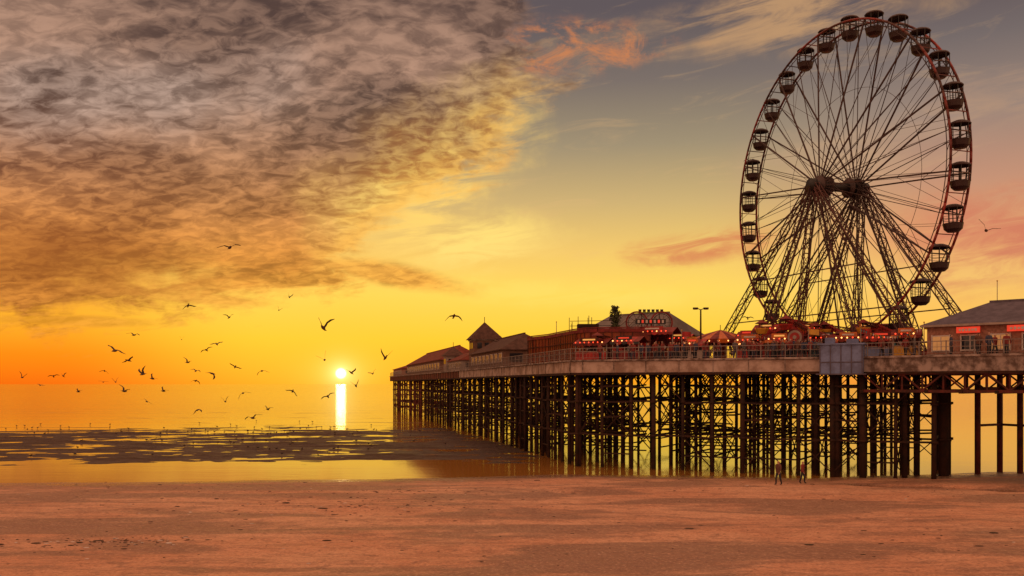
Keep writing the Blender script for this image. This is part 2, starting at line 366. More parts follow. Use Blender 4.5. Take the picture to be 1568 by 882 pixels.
# ---------------------------------------------------------------- pier
F0=(52,54);F1=(28.1,76);F2=(5.5,87);MD=(-1.1,118);F3=(-8.3,152);F4=(-35.5,277);B4=(-24,281);B3=(4,157);B2=(17,118);B1=(42,100);BM=(45,77);B0=(60.3,62.6)
pier=empty('pier')
DP=[F0,F1,F2,MD,F3,F4,B4,B3,B2,B1,BM,B0]
mb=MB(); mb.prism(DP[::-1],9.25,DECK,DECKM); obj('deck',mb,pier)
def inside(p,poly):
    x,y=p;r=False
    for i in range(len(poly)):
        a=poly[i];b_=poly[i-1]
        if (a[1]>y)!=(b_[1]>y) and x<(b_[0]-a[0])*(y-a[1])/(b_[1]-a[1])+a[0]: r=not r
    return r
mb=MB(); rl=MB(); tr=MB()
def outn(a,b):
    d=Vector((b[0]-a[0],b[1]-a[1])).normalized(); return d,Vector((-d.y,d.x))*-1
segs=[(F1,F2),(F2,MD),(MD,F3),(F3,F4)]
for a,b_ in [(F0,F1)]+segs+[(F4,B4)]:
    d,n=outn(a,b_)
    mid_=((a[0]+b_[0])/2+n.x*.5,(a[1]+b_[1])/2+n.y*.5)
    if inside(mid_,DP): n=-n
    L=math.hypot(b_[0]-a[0],b_[1]-a[1]); rt=(a is F0)
    A_=Vector((a[0]+n.x*.12,a[1]+n.y*.12,0));B_=Vector((b_[0]+n.x*.12,b_[1]+n.y*.12,0))
    far=(a is F3 or a is F4)
    mt=FASC2 if rt else (IRONR if far else FASC)
    up=Vector((0,0,1))
    mb.beam(A_+up*9.13,B_+up*9.13,.16,mt,h=1.0 if not rt else 1.12)
    mb.beam(A_+up*9.74+Vector((n.x*.1,n.y*.1,0)),B_+up*9.74+Vector((n.x*.1,n.y*.1,0)),.34,FASC2,h=.16)
    mb.beam(A_+up*8.52,B_+up*8.52,.12,IRON,h=.22)
    k=0
    while k<L:
        p=A_+Vector((d.x,d.y,0))*k
        mb.beam(p+up*8.6+Vector((n.x,n.y,0))*.1,p+up*9.66+Vector((n.x,n.y,0))*.1,.07,FASC2 if not far else IRON); k+=3.0
    k=0
    while k<L:
        p=A_+Vector((d.x,d.y,0))*k; rl.beam(p+up*9.8,p+up*10.9,.07,RAIL)
        for j in range(1,6):
            q=p+Vector((d.x,d.y,0))*(j*.33)
            if k+j*.33<L and not far: rl.beam(q+up*9.95,q+up*10.8,.018,RAIL)
        k+=2.0
    for z_ in (9.98,10.42,10.85): rl.beam(A_+up*z_,B_+up*z_,.035 if z_<10.8 else .06,RAIL)
    if rt:
        for off in (0.25,5.5,11.0):
            A2=A_-Vector((n.x,n.y,0))*off; B2_=B_-Vector((n.x,n.y,0))*off
            tr.beam(A2+up*8.45,B2_+up*8.45,.3,IRONR,h=.25); tr.beam(A2+up*7.05,B2_+up*7.05,.3,IRONR,h=.22)
            m_=int(L/1.5)
            for i in range(m_):
                p=A2.lerp(B2_,i/m_);q=A2.lerp(B2_,(i+1)/m_)
                tr.beam(p+up*8.4,q+up*7.1,.12,IRONR) if i%2 else tr.beam(p+up*7.1,q+up*8.4,.12,IRONR)
                tr.beam(p+up*7.1,p+up*8.4,.12,IRONR)
        for i in range(14):
            p=A_.lerp(B_,i/13); q=p-Vector((n.x,n.y,0))*11; tr.beam(p+up*7.0,q+up*7.0,.25,IRON)
obj('fascia',mb,pier); obj('railing',rl,pier); obj('truss_girder',tr,pier)
posts=MB(); br=MB(); bb=MB()
def post(p,far=False,w_=.36):
    m=IRONR if far else IRON
    lx,ly=random.uniform(-.06,.06),random.uniform(-.06,.06)
    posts.beam((p[0]+lx,p[1]+ly,-1),(p[0],p[1],9.2),w_,m,n=8)
    posts.beam((p[0],p[1],8.6),(p[0],p[1],8.9),w_*1.7,m,n=8)
    posts.beam((p[0],p[1],2.9),(p[0],p[1],3.1),w_*1.5,m,n=8); posts.beam((p[0],p[1],5.9),(p[0],p[1],6.1),w_*1.5,m,n=8)
def link(p,q,far,dprob=.6,th=1.0):
    m=IRONR if far else IRON
    a=Vector((p[0],p[1],0));b_=Vector((q[0],q[1],0));up=Vector((0,0,1))
    for z_ in (3.0,4.6,6.0,7.4):
        if random.random()<(.95 if z_ in (3.0,6.0) else .38): br.beam(a+up*(z_+random.uniform(-.12,.12)),b_+up*(z_+random.uniform(-.12,.12)),.16*th,m)
    if random.random()<.5: br.beam(a+up*1.3,b_+up*1.3,.12,m)
    br.beam(a+up*9.0,b_+up*9.0,.25,m,h=.35)
    for z0,z1 in ((6.05,8.85),(3.05,5.95),(.3,2.9)):
        if random.random()<dprob*(1 if z0>1 else .6):
            br.beam(a+up*z0,b_+up*z1,.085*th,m)
            if random.random()<.85: br.beam(a+up*z1,b_+up*z0,.085*th,m)
    dd=(b_-a).normalized()*.9
    br.beam(a+up*8.1,a+dd+up*8.95,.10,m); br.beam(b_+up*8.1,b_-dd+up*8.95,.10,m)
def grid(poly,org,e,n,se,sn,ni,nj,far=False,w_=.36,dp=.6,test=None):
    g={}
    for i in range(-ni,ni+1):
        for j in range(0,nj):
            p=(org[0]+e[0]*i*se+n[0]*j*sn+random.uniform(-.2,.2),org[1]+e[1]*i*se+n[1]*j*sn+random.uniform(-.2,.2))
            if inside(p,poly) and (test is None or test(p)): g[i,j]=p
    for (i,j),p in g.items():
        if j>0 and random.random()<.12: continue
        post(p,far,w_*(1.35 if (j==0 and i%3==0) else 1))
        if (i+1,j) in g: link(p,g[i+1,j],far,dp)
        if (i,j+1) in g: link(p,g[i,j+1],far,dp*.8)
e1=Vector((F1[0]-F2[0],F1[1]-F2[1])).normalized(); n1v=Vector((-e1.y,e1.x))
if n1v.y<0: n1v=-n1v
P1=[F2,F1,(34.5,70.3),(45,78),B1,B2,MD]
grid(P1,(F2[0]+n1v.x*.6+e1.x*.3,F2[1]+n1v.y*.6+e1.y*.3),e1,n1v,2.5,5.0,22,16,False,.31,.6,test=lambda p:p[0]/p[1]*F+784<1458)
dv=Vector((F4[0]-F3[0],F4[1]-F3[1])).normalized(); nr=Vector((dv.y,-dv.x))
P2=[MD,B2,B3,B4,F4,F3]
grid(P2,(F3[0]+nr.x*.6,F3[1]+nr.y*.6),dv,nr,4.6,5.0,40,8,False,.31,.55,test=lambda p:p[1]<205)
grid(P2,(F3[0]+nr.x*.6,F3[1]+nr.y*.6),dv,nr,5.2,5.0,40,6,True,.36,.6,test=lambda p:p[1]>=205)
for i in range(12):
    p=(F2[0]+(MD[0]-F2[0])*i/12+.5,F2[1]+(MD[1]-F2[1])*i/12+.3); q=(F2[0]+(MD[0]-F2[0])*(i+1)/12+.5,F2[1]+(MD[1]-F2[1])*(i+1)/12+.3)
    post(p,False,.34); link(p,q,False,.6)
for px_0,Y0,w0 in [(1280,77.6,.58),(1320,76.5,.58),(1250,79.5,.45),(1385,76,.45),(1445,78,.85),(1450,80,.7),(1405,79,.5)]:
    X0=wx(px_0,Y0); post((X0,Y0),False,w0)
prev=None
for px_0,Y0 in [(1497,80),(1531,82),(1562,80),(1600,79)]:
    X0=wx(px_0,Y0); posts.beam((X0,Y0,-1),(X0,Y0,9.2),.5,IRONR,n=8)
    if prev: br.beam((prev[0],prev[1],4.1),(X0,Y0,4.1),.2,IRONR); br.beam((prev[0],prev[1],7.2),(X0,Y0,7.2),.3,IRONR)
    prev=(X0,Y0)
for i in range(46):
    tq=i/45; p=Vector((F2[0],F2[1],8.98)).lerp(Vector((F1[0],F1[1],8.98)),tq); bb.beam(p+Vector((n1v.x*.3,n1v.y*.3,0)),p+Vector((n1v.x*20,n1v.y*20,0)),.12,IRON,h=.4)
obj('piles',posts,pier); obj('cross_bracing',br,pier); obj('joists',bb,pier)
d_,n_=e1,-n1v
k=empty('blue_kiosk',(F1[0]-e1.x*1.5+n_.x*.2,F1[1]-e1.y*1.5+n_.y*.2,8.35),math.atan2(e1.y,e1.x))
mb=MB(); mb.box((0,0,1.2),(3.3,1.6,2.4),BLUE); mb.box((0,0,2.46),(3.6,1.9,.12),BLUE); mb.box((0,0,.04),(3.8,2.0,.1),SLATE)
for i in range(5): mb.box((-1.6+i*.8,-.82,1.2),(.07,.06,2.3),SLATE)
mb.box((0,-.82,1.0),(3.3,.05,.08),SLATE)
obj('cladding',mb,k)
mb=MB(); mb.box((-.9,-.3,2.75),(.7,.7,.45),BLUE); mb.box((.8,0,2.7),(.9,.5,.35),BLUE); obj('roof_plant',mb,k)
# ---------------------------------------------------------------- ferris wheel
HC=Vector((31.4,91.2,26.55)); R=15.15; u=Vector((.335,-.942,0)).normalized(); n=Vector((-u.y,u.x,0)); 
if n.x<0: n=-n
fw=empty('ferris_wheel',HC)
def rp(a,r,o): return u*(r*math.cos(a))+Vector((0,0,1))*(r*math.sin(a))+n*o
NG=28; HO=1.05
rim=MB(); sp=MB()
for o in (-HO,HO):
    NS=112
    for i in range(NS):
        a=2*math.pi*i/NS;b_=2*math.pi*(i+1)/NS
        rim.beam(rp(a,R,o),rp(b_,R,o),.22,REDRIM,n=6)
        sp.beam(rp(a,R-.42,o),rp(b_,R-.42,o),.055,STEEL)
        if i%2==0: sp.beam(rp(a,R-.42,o),rp(b_,R,o),.04,STEEL)
        if o>0 : sp.beam(rp(a,R*.62,o*1.3),rp(b_,R*.62,o*1.3),.03,STEEL)
    for i in range(NG):
        a=2*math.pi*(i+.5)/NG
        hub=rp(a,.75,o*2.0)
        sp.beam(hub,rp(a,R-.1,o),.12 if i%2 else .06,STEEL)
        sp.beam(rp(a+.9,.75,o*1.6),rp(a,R-.1,o),.035,STEEL)
        if i%2: sp.beam(rp(a,R*.62,o*1.3),rp(a+math.pi/NG*1.5,R,o),.03,STEEL); sp.beam(rp(a,R*.62,o*1.3),rp(a-math.pi/NG*1.5,R,o),.03,STEEL)
for i in range(NG):
    a=2*math.pi*(i+.5)/NG; rim.beam(rp(a,R,-HO),rp(a,R,HO),.11,STEEL,n=6)
    a2=2*math.pi*i/NG; rim.beam(rp(a2,R,-HO),rp(a2,R,HO),.07,REDRIM)
    if i%2: sp.beam(rp(a,R*.62,-HO*1.3),rp(a,R*.95,HO),.03,STEEL)
obj('rim',rim,fw); obj('spokes',sp,fw)
hb=MB(); hb.beam(n*-3.0,n*3.0,.9,BLK,n=16)
for o in (-2.2,2.2,-1.2,1.2): hb.beam(n*(o-.08),n*(o+.08),1.9,STEEL,n=24)
for o in (-3.0,3.0): hb.beam(n*(o-.25),n*(o+.25),1.3,BLK,n=16)
obj('hub',hb,fw)
lg=MB(); base=DECK-HC.z+.3
for o,ob in ((-2.9,-3.6),(2.9,3.2)):
    top=n*o
    for s_ in (-17.0,-8.5,-1.5,7.5,14.5): lg.lattice(top+u*(s_*.03),u*s_+n*ob+Vector((0,0,base)),.45,18,.085,STEELL,w2=.75)
    for f_ in (.5,.75,.92):
        z_=base*f_
        lg.beam(u*(-17.0*f_)+n*(o+(ob-o)*f_)+Vector((0,0,z_)),u*(14.5*f_)+n*(o+(ob-o)*f_)+Vector((0,0,z_)),.10,STEELL)
for s_,oo in ((-1.2,-8),(1.2,8)):
    lg.lattice(n*(2.9*(1 if oo>0 else -1)),u*s_*3+n*oo*.8+Vector((0,0,base)),.4,16,.07,STEELL,w2=.6)
obj('support_legs',lg,fw)
g=MB()
g.lathe((0,0,.78),[(.02,.30),(.35,.27),(.68,.14),(.80,0),(.76,-.05)],GOND,14)
g.lathe((0,0,-1.05),[(.02,0),(.42,0),(.66,.22),(.74,.62),(.76,.66),(.70,.66)],GOND,14)
for k_ in range(8):
    a=2*math.pi*k_/8; g.beam((.72*math.cos(a),.72*math.sin(a),-.42),(.74*math.cos(a),.74*math.sin(a),.76),.05,BLK)
for k_ in range(16):
    a=2*math.pi*k_/16; b_=2*math.pi*(k_+1)/16
    for z_ in (-.12,.12): g.beam((.73*math.cos(a),.73*math.sin(a),z_),(.73*math.cos(b_),.73*math.sin(b_),z_),.028,WALLW if z_>0 else BLK)
g.beam((0,0,-1.0),(0,0,.8),.09,BLK,n=8); g.lathe((0,0,-.35),[(.3,0),(.3,.05),(.02,.05)],GOND,10)
g.lathe((0,0,-1.0),[(.02,-.1),(.3,-.06),(.42,.0)],REDRIM,10)
gme=g.mesh('gondola')
for i in range(NG):
    a=2*math.pi*(i+.5)/NG; o=bpy.data.objects.new('gondola_%d'%(i+1),gme); sc.collection.objects.link(o); o.parent=fw; o.location=rp(a,R,0)+Vector((0,0,-.35)); o.rotation_euler=(0,random.uniform(-.04,.04),random.random()*6); o.scale=(1.08,1.08,1.08)
mb=MB(); mb.box((0,0,.35),(22,7,.7),RED,math.atan2(u.y,u.x)); mb.box((0,0,.75),(20,5,.1),DECKM,math.atan2(u.y,u.x))
pf=obj('boarding_platform',mb,fw); pf.location=(0,0,DECK-HC.z)
# ---------------------------------------------------------------- buildings
def building(name,loc,yaw,L,W,hw,hr,wall,roof,hip=0,win=0,over=.35,winz=(.9,1.9),sign=None,winm=None):
    e=empty(name,loc,yaw); mb=MB(); mb.box((L/2,W/2,hw/2),(L,W,hw),wall)
    mb.box((L/2,W/2,.12),(L+.12,W+.12,.24),FASC2)
    if not hip: 
        for xx in (0.01,L-.01): mb.addm([(xx,0,hw),(xx,W,hw),(xx,W/2,hw+hr-.03)],[[0,1,2]],wall)
    obj('walls',mb,e)
    mb=MB(); o=over
    def slab(ps,th=.12):
        vs=[Vector(p) for p in ps]; nn=len(vs); lo=[p-Vector((0,0,th)) for p in vs]
        mb.addm(vs+lo,[list(range(nn)),list(range(nn,2*nn))[::-1]]+[[k,k+nn,(k+1)%nn+nn,(k+1)%nn] for k in range(nn)],roof)
    z0=hw+.02;z1=hw+hr
    r0=(-o+hip if hip else -o,W/2,z1); r1=(L+o-hip if hip else L+o,W/2,z1)
    slab([(-o,-o,z0),(L+o,-o,z0),r1,r0]); slab([(L+o,W+o,z0),(-o,W+o,z0),r0,r1])
    if hip: slab([(-o,W+o,z0),(-o,-o,z0),r0]); slab([(L+o,-o,z0),(L+o,W+o,z0),r1])
    mb.beam((r0[0],r0[1],z1+.03),(r1[0],r1[1],z1+.03),.2,roof)
    mb.beam((-o,-o,z0-.08),(L+o,-o,z0-.08),.1,WALLW,h=.16)
    obj('roof',mb,e)
    if win:
        mb=MB(); fr=MB()
        for fy,sg in ((0,-1),(W,1)):
            for i in range(win):
                cx=L*(i+.5)/win; ww=L/win*.62; zc=(winz[0]+winz[1])/2; hh_=winz[1]-winz[0]
                mb.box((cx,fy+sg*.03,zc),(ww,.06,hh_),(winm if winm and i%2==0 else GLASS))
                for q in (-1,1): fr.box((cx+q*ww/2,fy+sg*.06,zc),(.09,.12,hh_+.18),WHITE)
                for q in (-1,1): fr.box((cx,fy+sg*.055,zc+q*hh_/2),(ww+.09,.10,.09),WHITE)
                fr.box((cx,fy+sg*.05,zc),(.06,.09,hh_),WHITE)
        nw=max(1,int(W/3))
        for fx,sg in ((0,-1),(L,1)):
            for i in range(nw): 
                mb.box((fx+sg*.03,W*(i+.5)/nw,(winz[0]+winz[1])/2),(.06,W/nw*.5,winz[1]-winz[0]),winm or GLASS)
        obj('windows',mb,e); obj('window_frames',fr,e)
    if sign:
        mb=MB()
        for (x0,wd,m_) in sign:
            mb.box((x0,-.36,hw-.46),(wd,.12,.46),m_)
            for q in range(6): mb.box((x0-wd*.34+q*wd*.135,-.435,hw-.46),(wd*.09,.03,.16+.05*(q%2)),WHITE)
        obj('signs',mb,e)
    return e
es=Vector((.72,-.694)); ns=Vector((.694,.72)); sy=math.atan2(es.y,es.x)
sb=building('pier_shop_building',(F1[0]+es.x*4.2+ns.x*2.4,F1[1]+es.y*4.2+ns.y*2.4,DECK),sy,26,8,2.5,1.9,BRICK,SLATE,hip=3.8,win=12,winz=(.5,1.65),over=.4,sign=[(3.2,1.7,SIGNR),(6.9,1.9,SIGNR),(10,2.0,SIGNR)],winm=WARMW)
mb=MB(); mb.box((8.1,3.0,4.0),(.8,.9,1.8),BRICK); mb.box((8.1,3.0,4.95),(1.0,1.1,.14),FASC2); mb.box((8.1,3,5.15),(.3,.3,.4),RED); 
obj('chimney',mb,sb)
gp=empty('glazed_pavilion',(0,0,DECK))
pts=[Vector((10.6,92.3)),Vector((8.4,92.6)),Vector((7.2,93.6)),Vector((6.4,95.5)),Vector((5.2,100.5)),Vector((4.1,105.5)),Vector((2.4,109.5)),Vector((1.9,111.5)),Vector((2.8,113.2)),Vector((5.2,114)),Vector((13,112)),Vector((13.4,91.8))]
mb=MB(); mb.prism([(p.x,p.y) for p in pts],0,3.3,GLASSR,ZINC); obj('glazing',mb,gp)
mb=MB()
for i in range(len(pts)):
    a=pts[i];b_=pts[(i+1)%len(pts)]; L=(b_-a).length
    d=(b_-a).normalized(); on=Vector((d.y,-d.x)); 
    c0=(a+b_)/2+on*.3
    if inside((c0.x,c0.y),[(p.x,p.y) for p in pts]): on=-on
    A3=Vector((a.x+on.x*.06,a.y+on.y*.06,0));B3_=Vector((b_.x+on.x*.06,b_.y+on.y*.06,0))
    for z_,th in ((.15,.3),(1.1,.07),(2.1,.07),(3.15,.35),(3.42,.1)): mb.beam(A3+Vector((0,0,z_)),B3_+Vector((0,0,z_)),.14,RED2 if z_>3 else IRONR,h=th)
    k_=0
    while k_<L:
        q=A3.lerp(B3_,k_/L); mb.beam(q+Vector((0,0,.1)),q+Vector((0,0,3.1)),.07,IRONR); k_+=.85
obj('mullions',mb,gp)
mb=MB()
for i in range(9):
    X=random.uniform(6,11);Y=random.uniform(97,106)
    mb.beam((X,Y,3.3),(X,Y,4.4+random.random()),.06,IRON)
mb.box((8,100,3.75),(2.2,1.5,.9),IRON); mb.box((9.5,104,3.65),(1.2,1.2,.7),IRON)
for z_ in (3.9,4.4): mb.beam((6.0,98,z_),(10.5,97,z_),.05,IRON)
obj('roof_plant',mb,gp)
hall=building('amusement_hall',(wx(884,108),108,DECK),math.atan2(-8.0,9.5),11.5,8,3.3,2.5,WALLW,ZINC,hip=2.2,win=5,winz=(1.2,2.6),over=.4)
mb=MB()
for i in range(3,9): mb.beam((i*1.2,-.4,3.40),(i*1.2,3.9,5.80),.05,WALLW)
obj('roof_seams',mb,hall)
pd=math.atan2(dv.y,dv.x)
def ponpier(Y,off):
    if Y<152: tq=(Y-87)/(152-87); p=Vector((F2[0]+(F3[0]-F2[0])*tq,Y))
    else: tq=(Y-152)/125; p=Vector((F3[0]+(F4[0]-F3[0])*tq,Y))
    return p+nr*off
def pb_(name,Y,off,L,W,hw,hr,wall,roof,**k):
    p=ponpier(Y,off+W); return building(name,(p.x,p.y,DECK),pd,L,W,hw,hr,wall,roof,**k)
pb_('pier_cafe_building',122,.8,24,7,2.4,2.2,WALLB,TILE,hip=3,win=8,winz=(.8,1.9))
def tower(name,Y,off,wd,h,hr,wall,roof):
    p=ponpier(Y,off+wd/2); e=empty(name,(p.x,p.y,DECK),pd); mb=MB(); mb.box((0,0,h/2),(wd,wd,h),wall); mb.box((0,0,h-.1),(wd+.3,wd+.3,.2),WALLW)
    for q in (-1,1):
        for j in (-.28,0,.28):
            mb.box((q*(wd/2+.03),j*wd,h-1.0),(.06,wd*.17,.9),GLASS); mb.box((j*wd,q*(wd/2+.03),h-1.0),(wd*.17,.06,.9),GLASS)
    obj('walls',mb,e); mb=MB(); o=.5+wd/2
    vs=[(-o,-o,h),(o,-o,h),(o,o,h),(-o,o,h),(0,0,h+hr)]
    mb.addm(vs,[[0,1,4],[1,2,4],[2,3,4],[3,0,4],[3,2,1,0]],roof); mb.beam((0,0,h+hr-.1),(0,0,h+hr+.8),.08,IRON); obj('roof',mb,e)
tower('pavilion_tower',149,1.3,4.2,4.9,2.8,WALLB,TILE)
tower('lookout_turret',172,.5,3.0,3.0,1.7,WALLW,TILE)
pb_('pier_bar_building',156,.8,14,6,1.9,1.6,WALLW,TILER,hip=2,win=5,winz=(.7,1.5))
pb_('theatre_building',182,1.0,60,9,2.6,2.9,WALLB,TILER,hip=4,win=14,winz=(.8,2.0))
pb_('pier_head_building',250,.5,24,8,2.0,1.4,BRICK,TILER,hip=3,win=6,winz=(.7,1.5))
tp=empty('conifer_tree',(wx(942,97),97,DECK)); mb=MB(); mb.lathe((0,0,0),[(.16,0),(.12,1.4),(.06,4.6)],BARK,8)
for i in range(8):
    a=i*2.4; z_=1.2+i*.5; mb.beam((0,0,z_),(.5*math.cos(a),.5*math.sin(a),z_+.5),.05,BARK)
obj('trunk',mb,tp); mb=MB()
for i in range(1700):
    h=random.random(); z_=1.0+h*4.9; rr=(.95*math.sin(min(1,h*1.25+.25)*math.pi*.86)**.7+.06)*(.75+.35*math.sin(z_*4+i%3)); a=random.random()*6.28; r_=rr*random.random()**.4
    p=Vector((r_*math.cos(a),r_*math.sin(a),z_)); q=Quaternion((random.random()-.5,random.random()-.5,random.random()-.5,random.random()-.5)).normalized()
    s_=random.uniform(.07,.16); mb.addm([p+q@Vector((s_,0,0)),p+q@Vector((0,s_*.6,0)),p+q@Vector((-s_,0,0)),p+q@Vector((0,-s_*.6,0))],[[0,1,2,3]],GREEN)
obj('foliage',mb,tp)
def lamp(px,Y,h,name='street_lamp'):
    e=empty(name,(wx(px,Y),Y,DECK)); mb=MB(); mb.lathe((0,0,0),[(.16,0),(.16,.8),(.10,.9),(.07,h)],IRON,8)
    for q in (-1,1):
        mb.beam((0,0,h-.05),(q*.35,0,h+.1),.07,IRON); mb.box((q*.5,0,h+.08),(.46,.26,.18),IRON); mb.box((q*.5,0,h-.02),(.3,.18,.03),WHITE)
    obj('pole_and_heads',mb,e)
lamp(1073,90,5.0)
lamp(760,140,4.2)
e=empty('floodlight_mast',(wx(996,98),98,DECK)); mb=MB()
for q in (-.9,.9): mb.beam((q,0,0),(q,0,5.3),.08,IRON)
mb.beam((-1.2,0,5.3),(1.3,0,5.3),.07,IRON)
for i in range(6): mb.box((-1.1+i*.45,-.1,5.48),(.28,.22,.26),BLK)
obj('mast',mb,e)
e=empty('ring_sign',(wx(996,94),94,DECK)); mb=MB()
for cx,r_ in ((-1.35,1.05),(1.1,1.05)):
    for r2,wd,mm in ((r_,.15,RED2),(r_*.82,.05,IRON)):
        for i in range(28):
            a=2*math.pi*i/28;b_=2*math.pi*(i+1)/28; mb.beam((cx+r2*math.cos(a),0,4.0+r2*math.sin(a)),(cx+r2*math.cos(b_),0,4.0+r2*math.sin(b_)),wd,mm)
    for i in range(10):
        a=math.pi*i/5; mb.beam((cx,0,4.0),(cx+r_*math.cos(a),0,4.0+r_*math.sin(a)),.03,IRON)
mb.box((0,-.12,4.1),(3.0,.1,.5),BLK)
for i in range(7): mb.box((-1.2+i*.4,-.19,4.1),(.2,.03,.3),SIGNR if i%2 else WHITE)
for q in (-1.5,1.5): mb.beam((q,0,0),(q,0,3.2),.12,IRON)
obj('rings',mb,e)
CL=[RED,RED2,IRONR,ORNG,RED,CYAN,YEL,WHITE,BLK,RED2,WHITE,YEL]
def stall(name,px,Y,wd,h,cols,dp=2.4,yaw=None):
    e=empty(name,(wx(px,Y),Y,DECK),math.atan2(e1.y,e1.x) if yaw is None else yaw); mb=MB()
    for a in (-1,1):
        for b_ in (0,1): mb.box((a*wd/2,b_*dp,h/2),(.09,.09,h),WALLW)
    mb.box((0,dp*.95,h/2),(wd-.1,.08,h),cols[0]); mb.box((0,.1,.5),(wd-.1,.5,1.0),cols[1]); mb.box((0,.1,1.03),(wd+.1,.6,.06),WALLW)
    obj('frame_and_counter',mb,e); mb=MB(); ns_=max(4,int(wd/.45))
    for i in range(ns_):
        x0=-wd/2-.15+(wd+.3)*i/ns_;x1=-wd/2-.15+(wd+.3)*(i+1)/ns_; m_=cols[0] if i%2 else RED2
        m2=cols[0] if i%2 else cols[2]
        mb.addm([(x0,-.4,h),(x1,-.4,h),(x1,dp/2,h+.55),(x0,dp/2,h+.55)],[[0,1,2,3]],m_); mb.addm([(x0,dp+.2,h),(x1,dp+.2,h),(x1,dp/2,h+.55),(x0,dp/2,h+.55)],[[0,1,2,3]],m_)
        mb.addm([(x0,-.4,h),(x1,-.4,h),(x1-.02,-.42,h-.2),((x0+x1)/2,-.42,h-.27),(x0+.02,-.42,h-.2)],[[0,1,2,3,4]],m2)
    obj('awning',mb,e); mb=MB()
    for i in range(int(wd*5)):
        mb.ellip((random.uniform(-wd/2,wd/2),random.uniform(.2,1.4),random.uniform(1.1,max(1.2,h-.3))),(.13,.12,.16),random.choice(CL),6,4)
    mb.box((0,-.5,h+.36),(wd*.6,.08,.4),cols[2]); mb.box((0,-.56,h+.36),(wd*.4,.03,.14),random.choice([SIGNR,SIGNY,WHITE]))
    for i in range(int(wd*2.2)): mb.ellip((-wd/2+.2+i/2.2,-.52,h+.1),(.07,.07,.07),random.choice([BULB,BULBR,BULBR]),6,4)
    obj('prizes_and_sign',mb,e)
def carousel(name,px,Y,r,h,cols,hr=1.5):
    e=empty(name,(wx(px,Y),Y,DECK)); mb=MB(); mb.lathe((0,0,0),[(r,0),(r,.35),(.02,.36)],RED,24); mb.lathe((0,0,.3),[(.6,0),(.6,h)],ORNG,12)
    for k_ in range(12):
        a=2*math.pi*k_/12; mb.beam((r*.93*math.cos(a),r*.93*math.sin(a),.3),(r*.93*math.cos(a),r*.93*math.sin(a),h),.07,WALLW)
    obj('platform',mb,e); mb=MB()
    mb.lathe((0,0,h),[(r*1.05,-.4),(r*1.08,0)],RED,24,mats=[cols[0],ORNG]); mb.lathe((0,0,h),[(r*1.08,0),(r*.5,hr*.6),(.1,hr)],RED,24,mats=[cols[0],cols[1]],smooth=False); mb.beam((0,0,h+hr-.1),(0,0,h+hr+.5),.05,IRON)
    for k_ in range(24):
        a=2*math.pi*k_/24; mb.ellip((r*1.1*math.cos(a),r*1.1*math.sin(a),h-.2),(.07,.07,.07),BULB,6,4)
    obj('canopy',mb,e); mb=MB()
    for k_ in range(10):
        a=2*math.pi*k_/10; cx,cy=r*.7*math.cos(a),r*.7*math.sin(a); zz_=1.1+.25*math.sin(k_*2.2)
        mb.ellip((cx,cy,zz_),(.22,.5,.22),WALLW,8,5); mb.beam((cx,cy+.35,zz_+.1),(cx,cy+.6,zz_+.6),.16,WALLW); mb.ellip((cx,cy+.7,zz_+.6),(.1,.24,.12),WALLW,6,4)
        for q in (-.35,.35): mb.beam((cx,cy+q,zz_),(cx,cy+q*1.5,zz_-.5),.07,WALLW)
        mb.beam((cx,cy,.3),(cx,cy,h),.04,YEL)
    obj('horses',mb,e)
carousel('carousel',1103,93,3.1,2.2,(RED2,ORNG),1.0)
carousel('teacup_ride',1178,92,2.6,2.0,(RED2,RED),.8)
def octo(name,px,Y,narm,r,h,tilt=.25):
    e=empty(name,(wx(px,Y),Y,DECK)); mb=MB(); mb.lathe((0,0,0),[(1.2,0),(1.0,.5),(.4,.7),(.35,h)],RED,12); obj('column',mb,e); mb=MB()
    for k_ in range(narm):
        a=2*math.pi*k_/narm+.3; dx_,dy_=math.cos(a),math.sin(a); zt=h*.75+tilt*r*math.sin(a*2)
        mb.lattice((0,0,h-.2),(dx_*r,dy_*r,zt),.25,6,.06,RED if k_%2 else IRONR); mb.lathe((dx_*r,dy_*r,zt-1.0),[(.02,0),(.4,.05),(.6,.45),(.62,.55)],random.choice([RED,RED2,ORNG,YEL]),10)
        mb.beam((dx_*r,dy_*r,zt),(dx_*r,dy_*r,zt-.9),.06,IRON); mb.lathe((dx_*r,dy_*r,zt-.05),[(.62,0),(.02,.35)],RED2,10)
    obj('arms_and_cars',mb,e)
octo('octopus_ride',1215,84,8,3.2,3.6,.3); octo('spinning_ride',940,93,7,2.4,2.5,.3); octo('octopus_ride',1345,84,7,2.8,3.2,.3); octo('spinning_ride',1270,86,7,2.5,3.3,.25)
for px,Y,wd,h,cl in [(905,91.5,3.2,1.8,(RED2,RED,IRONR)),(958,90,2.6,1.9,(RED,RED2,BLK)),(1000,92,3.9,2.9,(RED2,IRONR,RED)),(1040,93,2.0,2.3,(RED,WALLW,RED2)),(1150,86,2.6,1.8,(RED2,RED,ORNG)),
   (1195,82,2.2,1.7,(RED,RED2,ORNG)),(1262,84,2.6,1.9,(RED,CYAN,BLK)),(1300,82,2.4,1.8,(RED2,RED,ORNG)),(1350,79.5,2.6,1.7,(RED,BLUE,RED2)),(1388,77.5,2.0,1.9,(RED2,YEL,ORNG)),(1145,90,2.0,2.4,(RED2,RED,RED)),(1062,89,1.8,1.6,(RED,WALLW,ORNG)),(930,96,3.4,2.6,(RED,RED2,ORNG)),(1330,88,3.0,3.0,(RED2,RED,ORNG)),(1175,89,2.4,3.0,(RED,RED,RED2)),(1240,90,3.0,3.1,(RED2,RED,ORNG))]:
    stall('fairground_stall',px,Y,wd,h,cl)
e=empty('target_ride_sign',(wx(1217,81),81,DECK),math.atan2(e1.y,e1.x)); mb=MB()
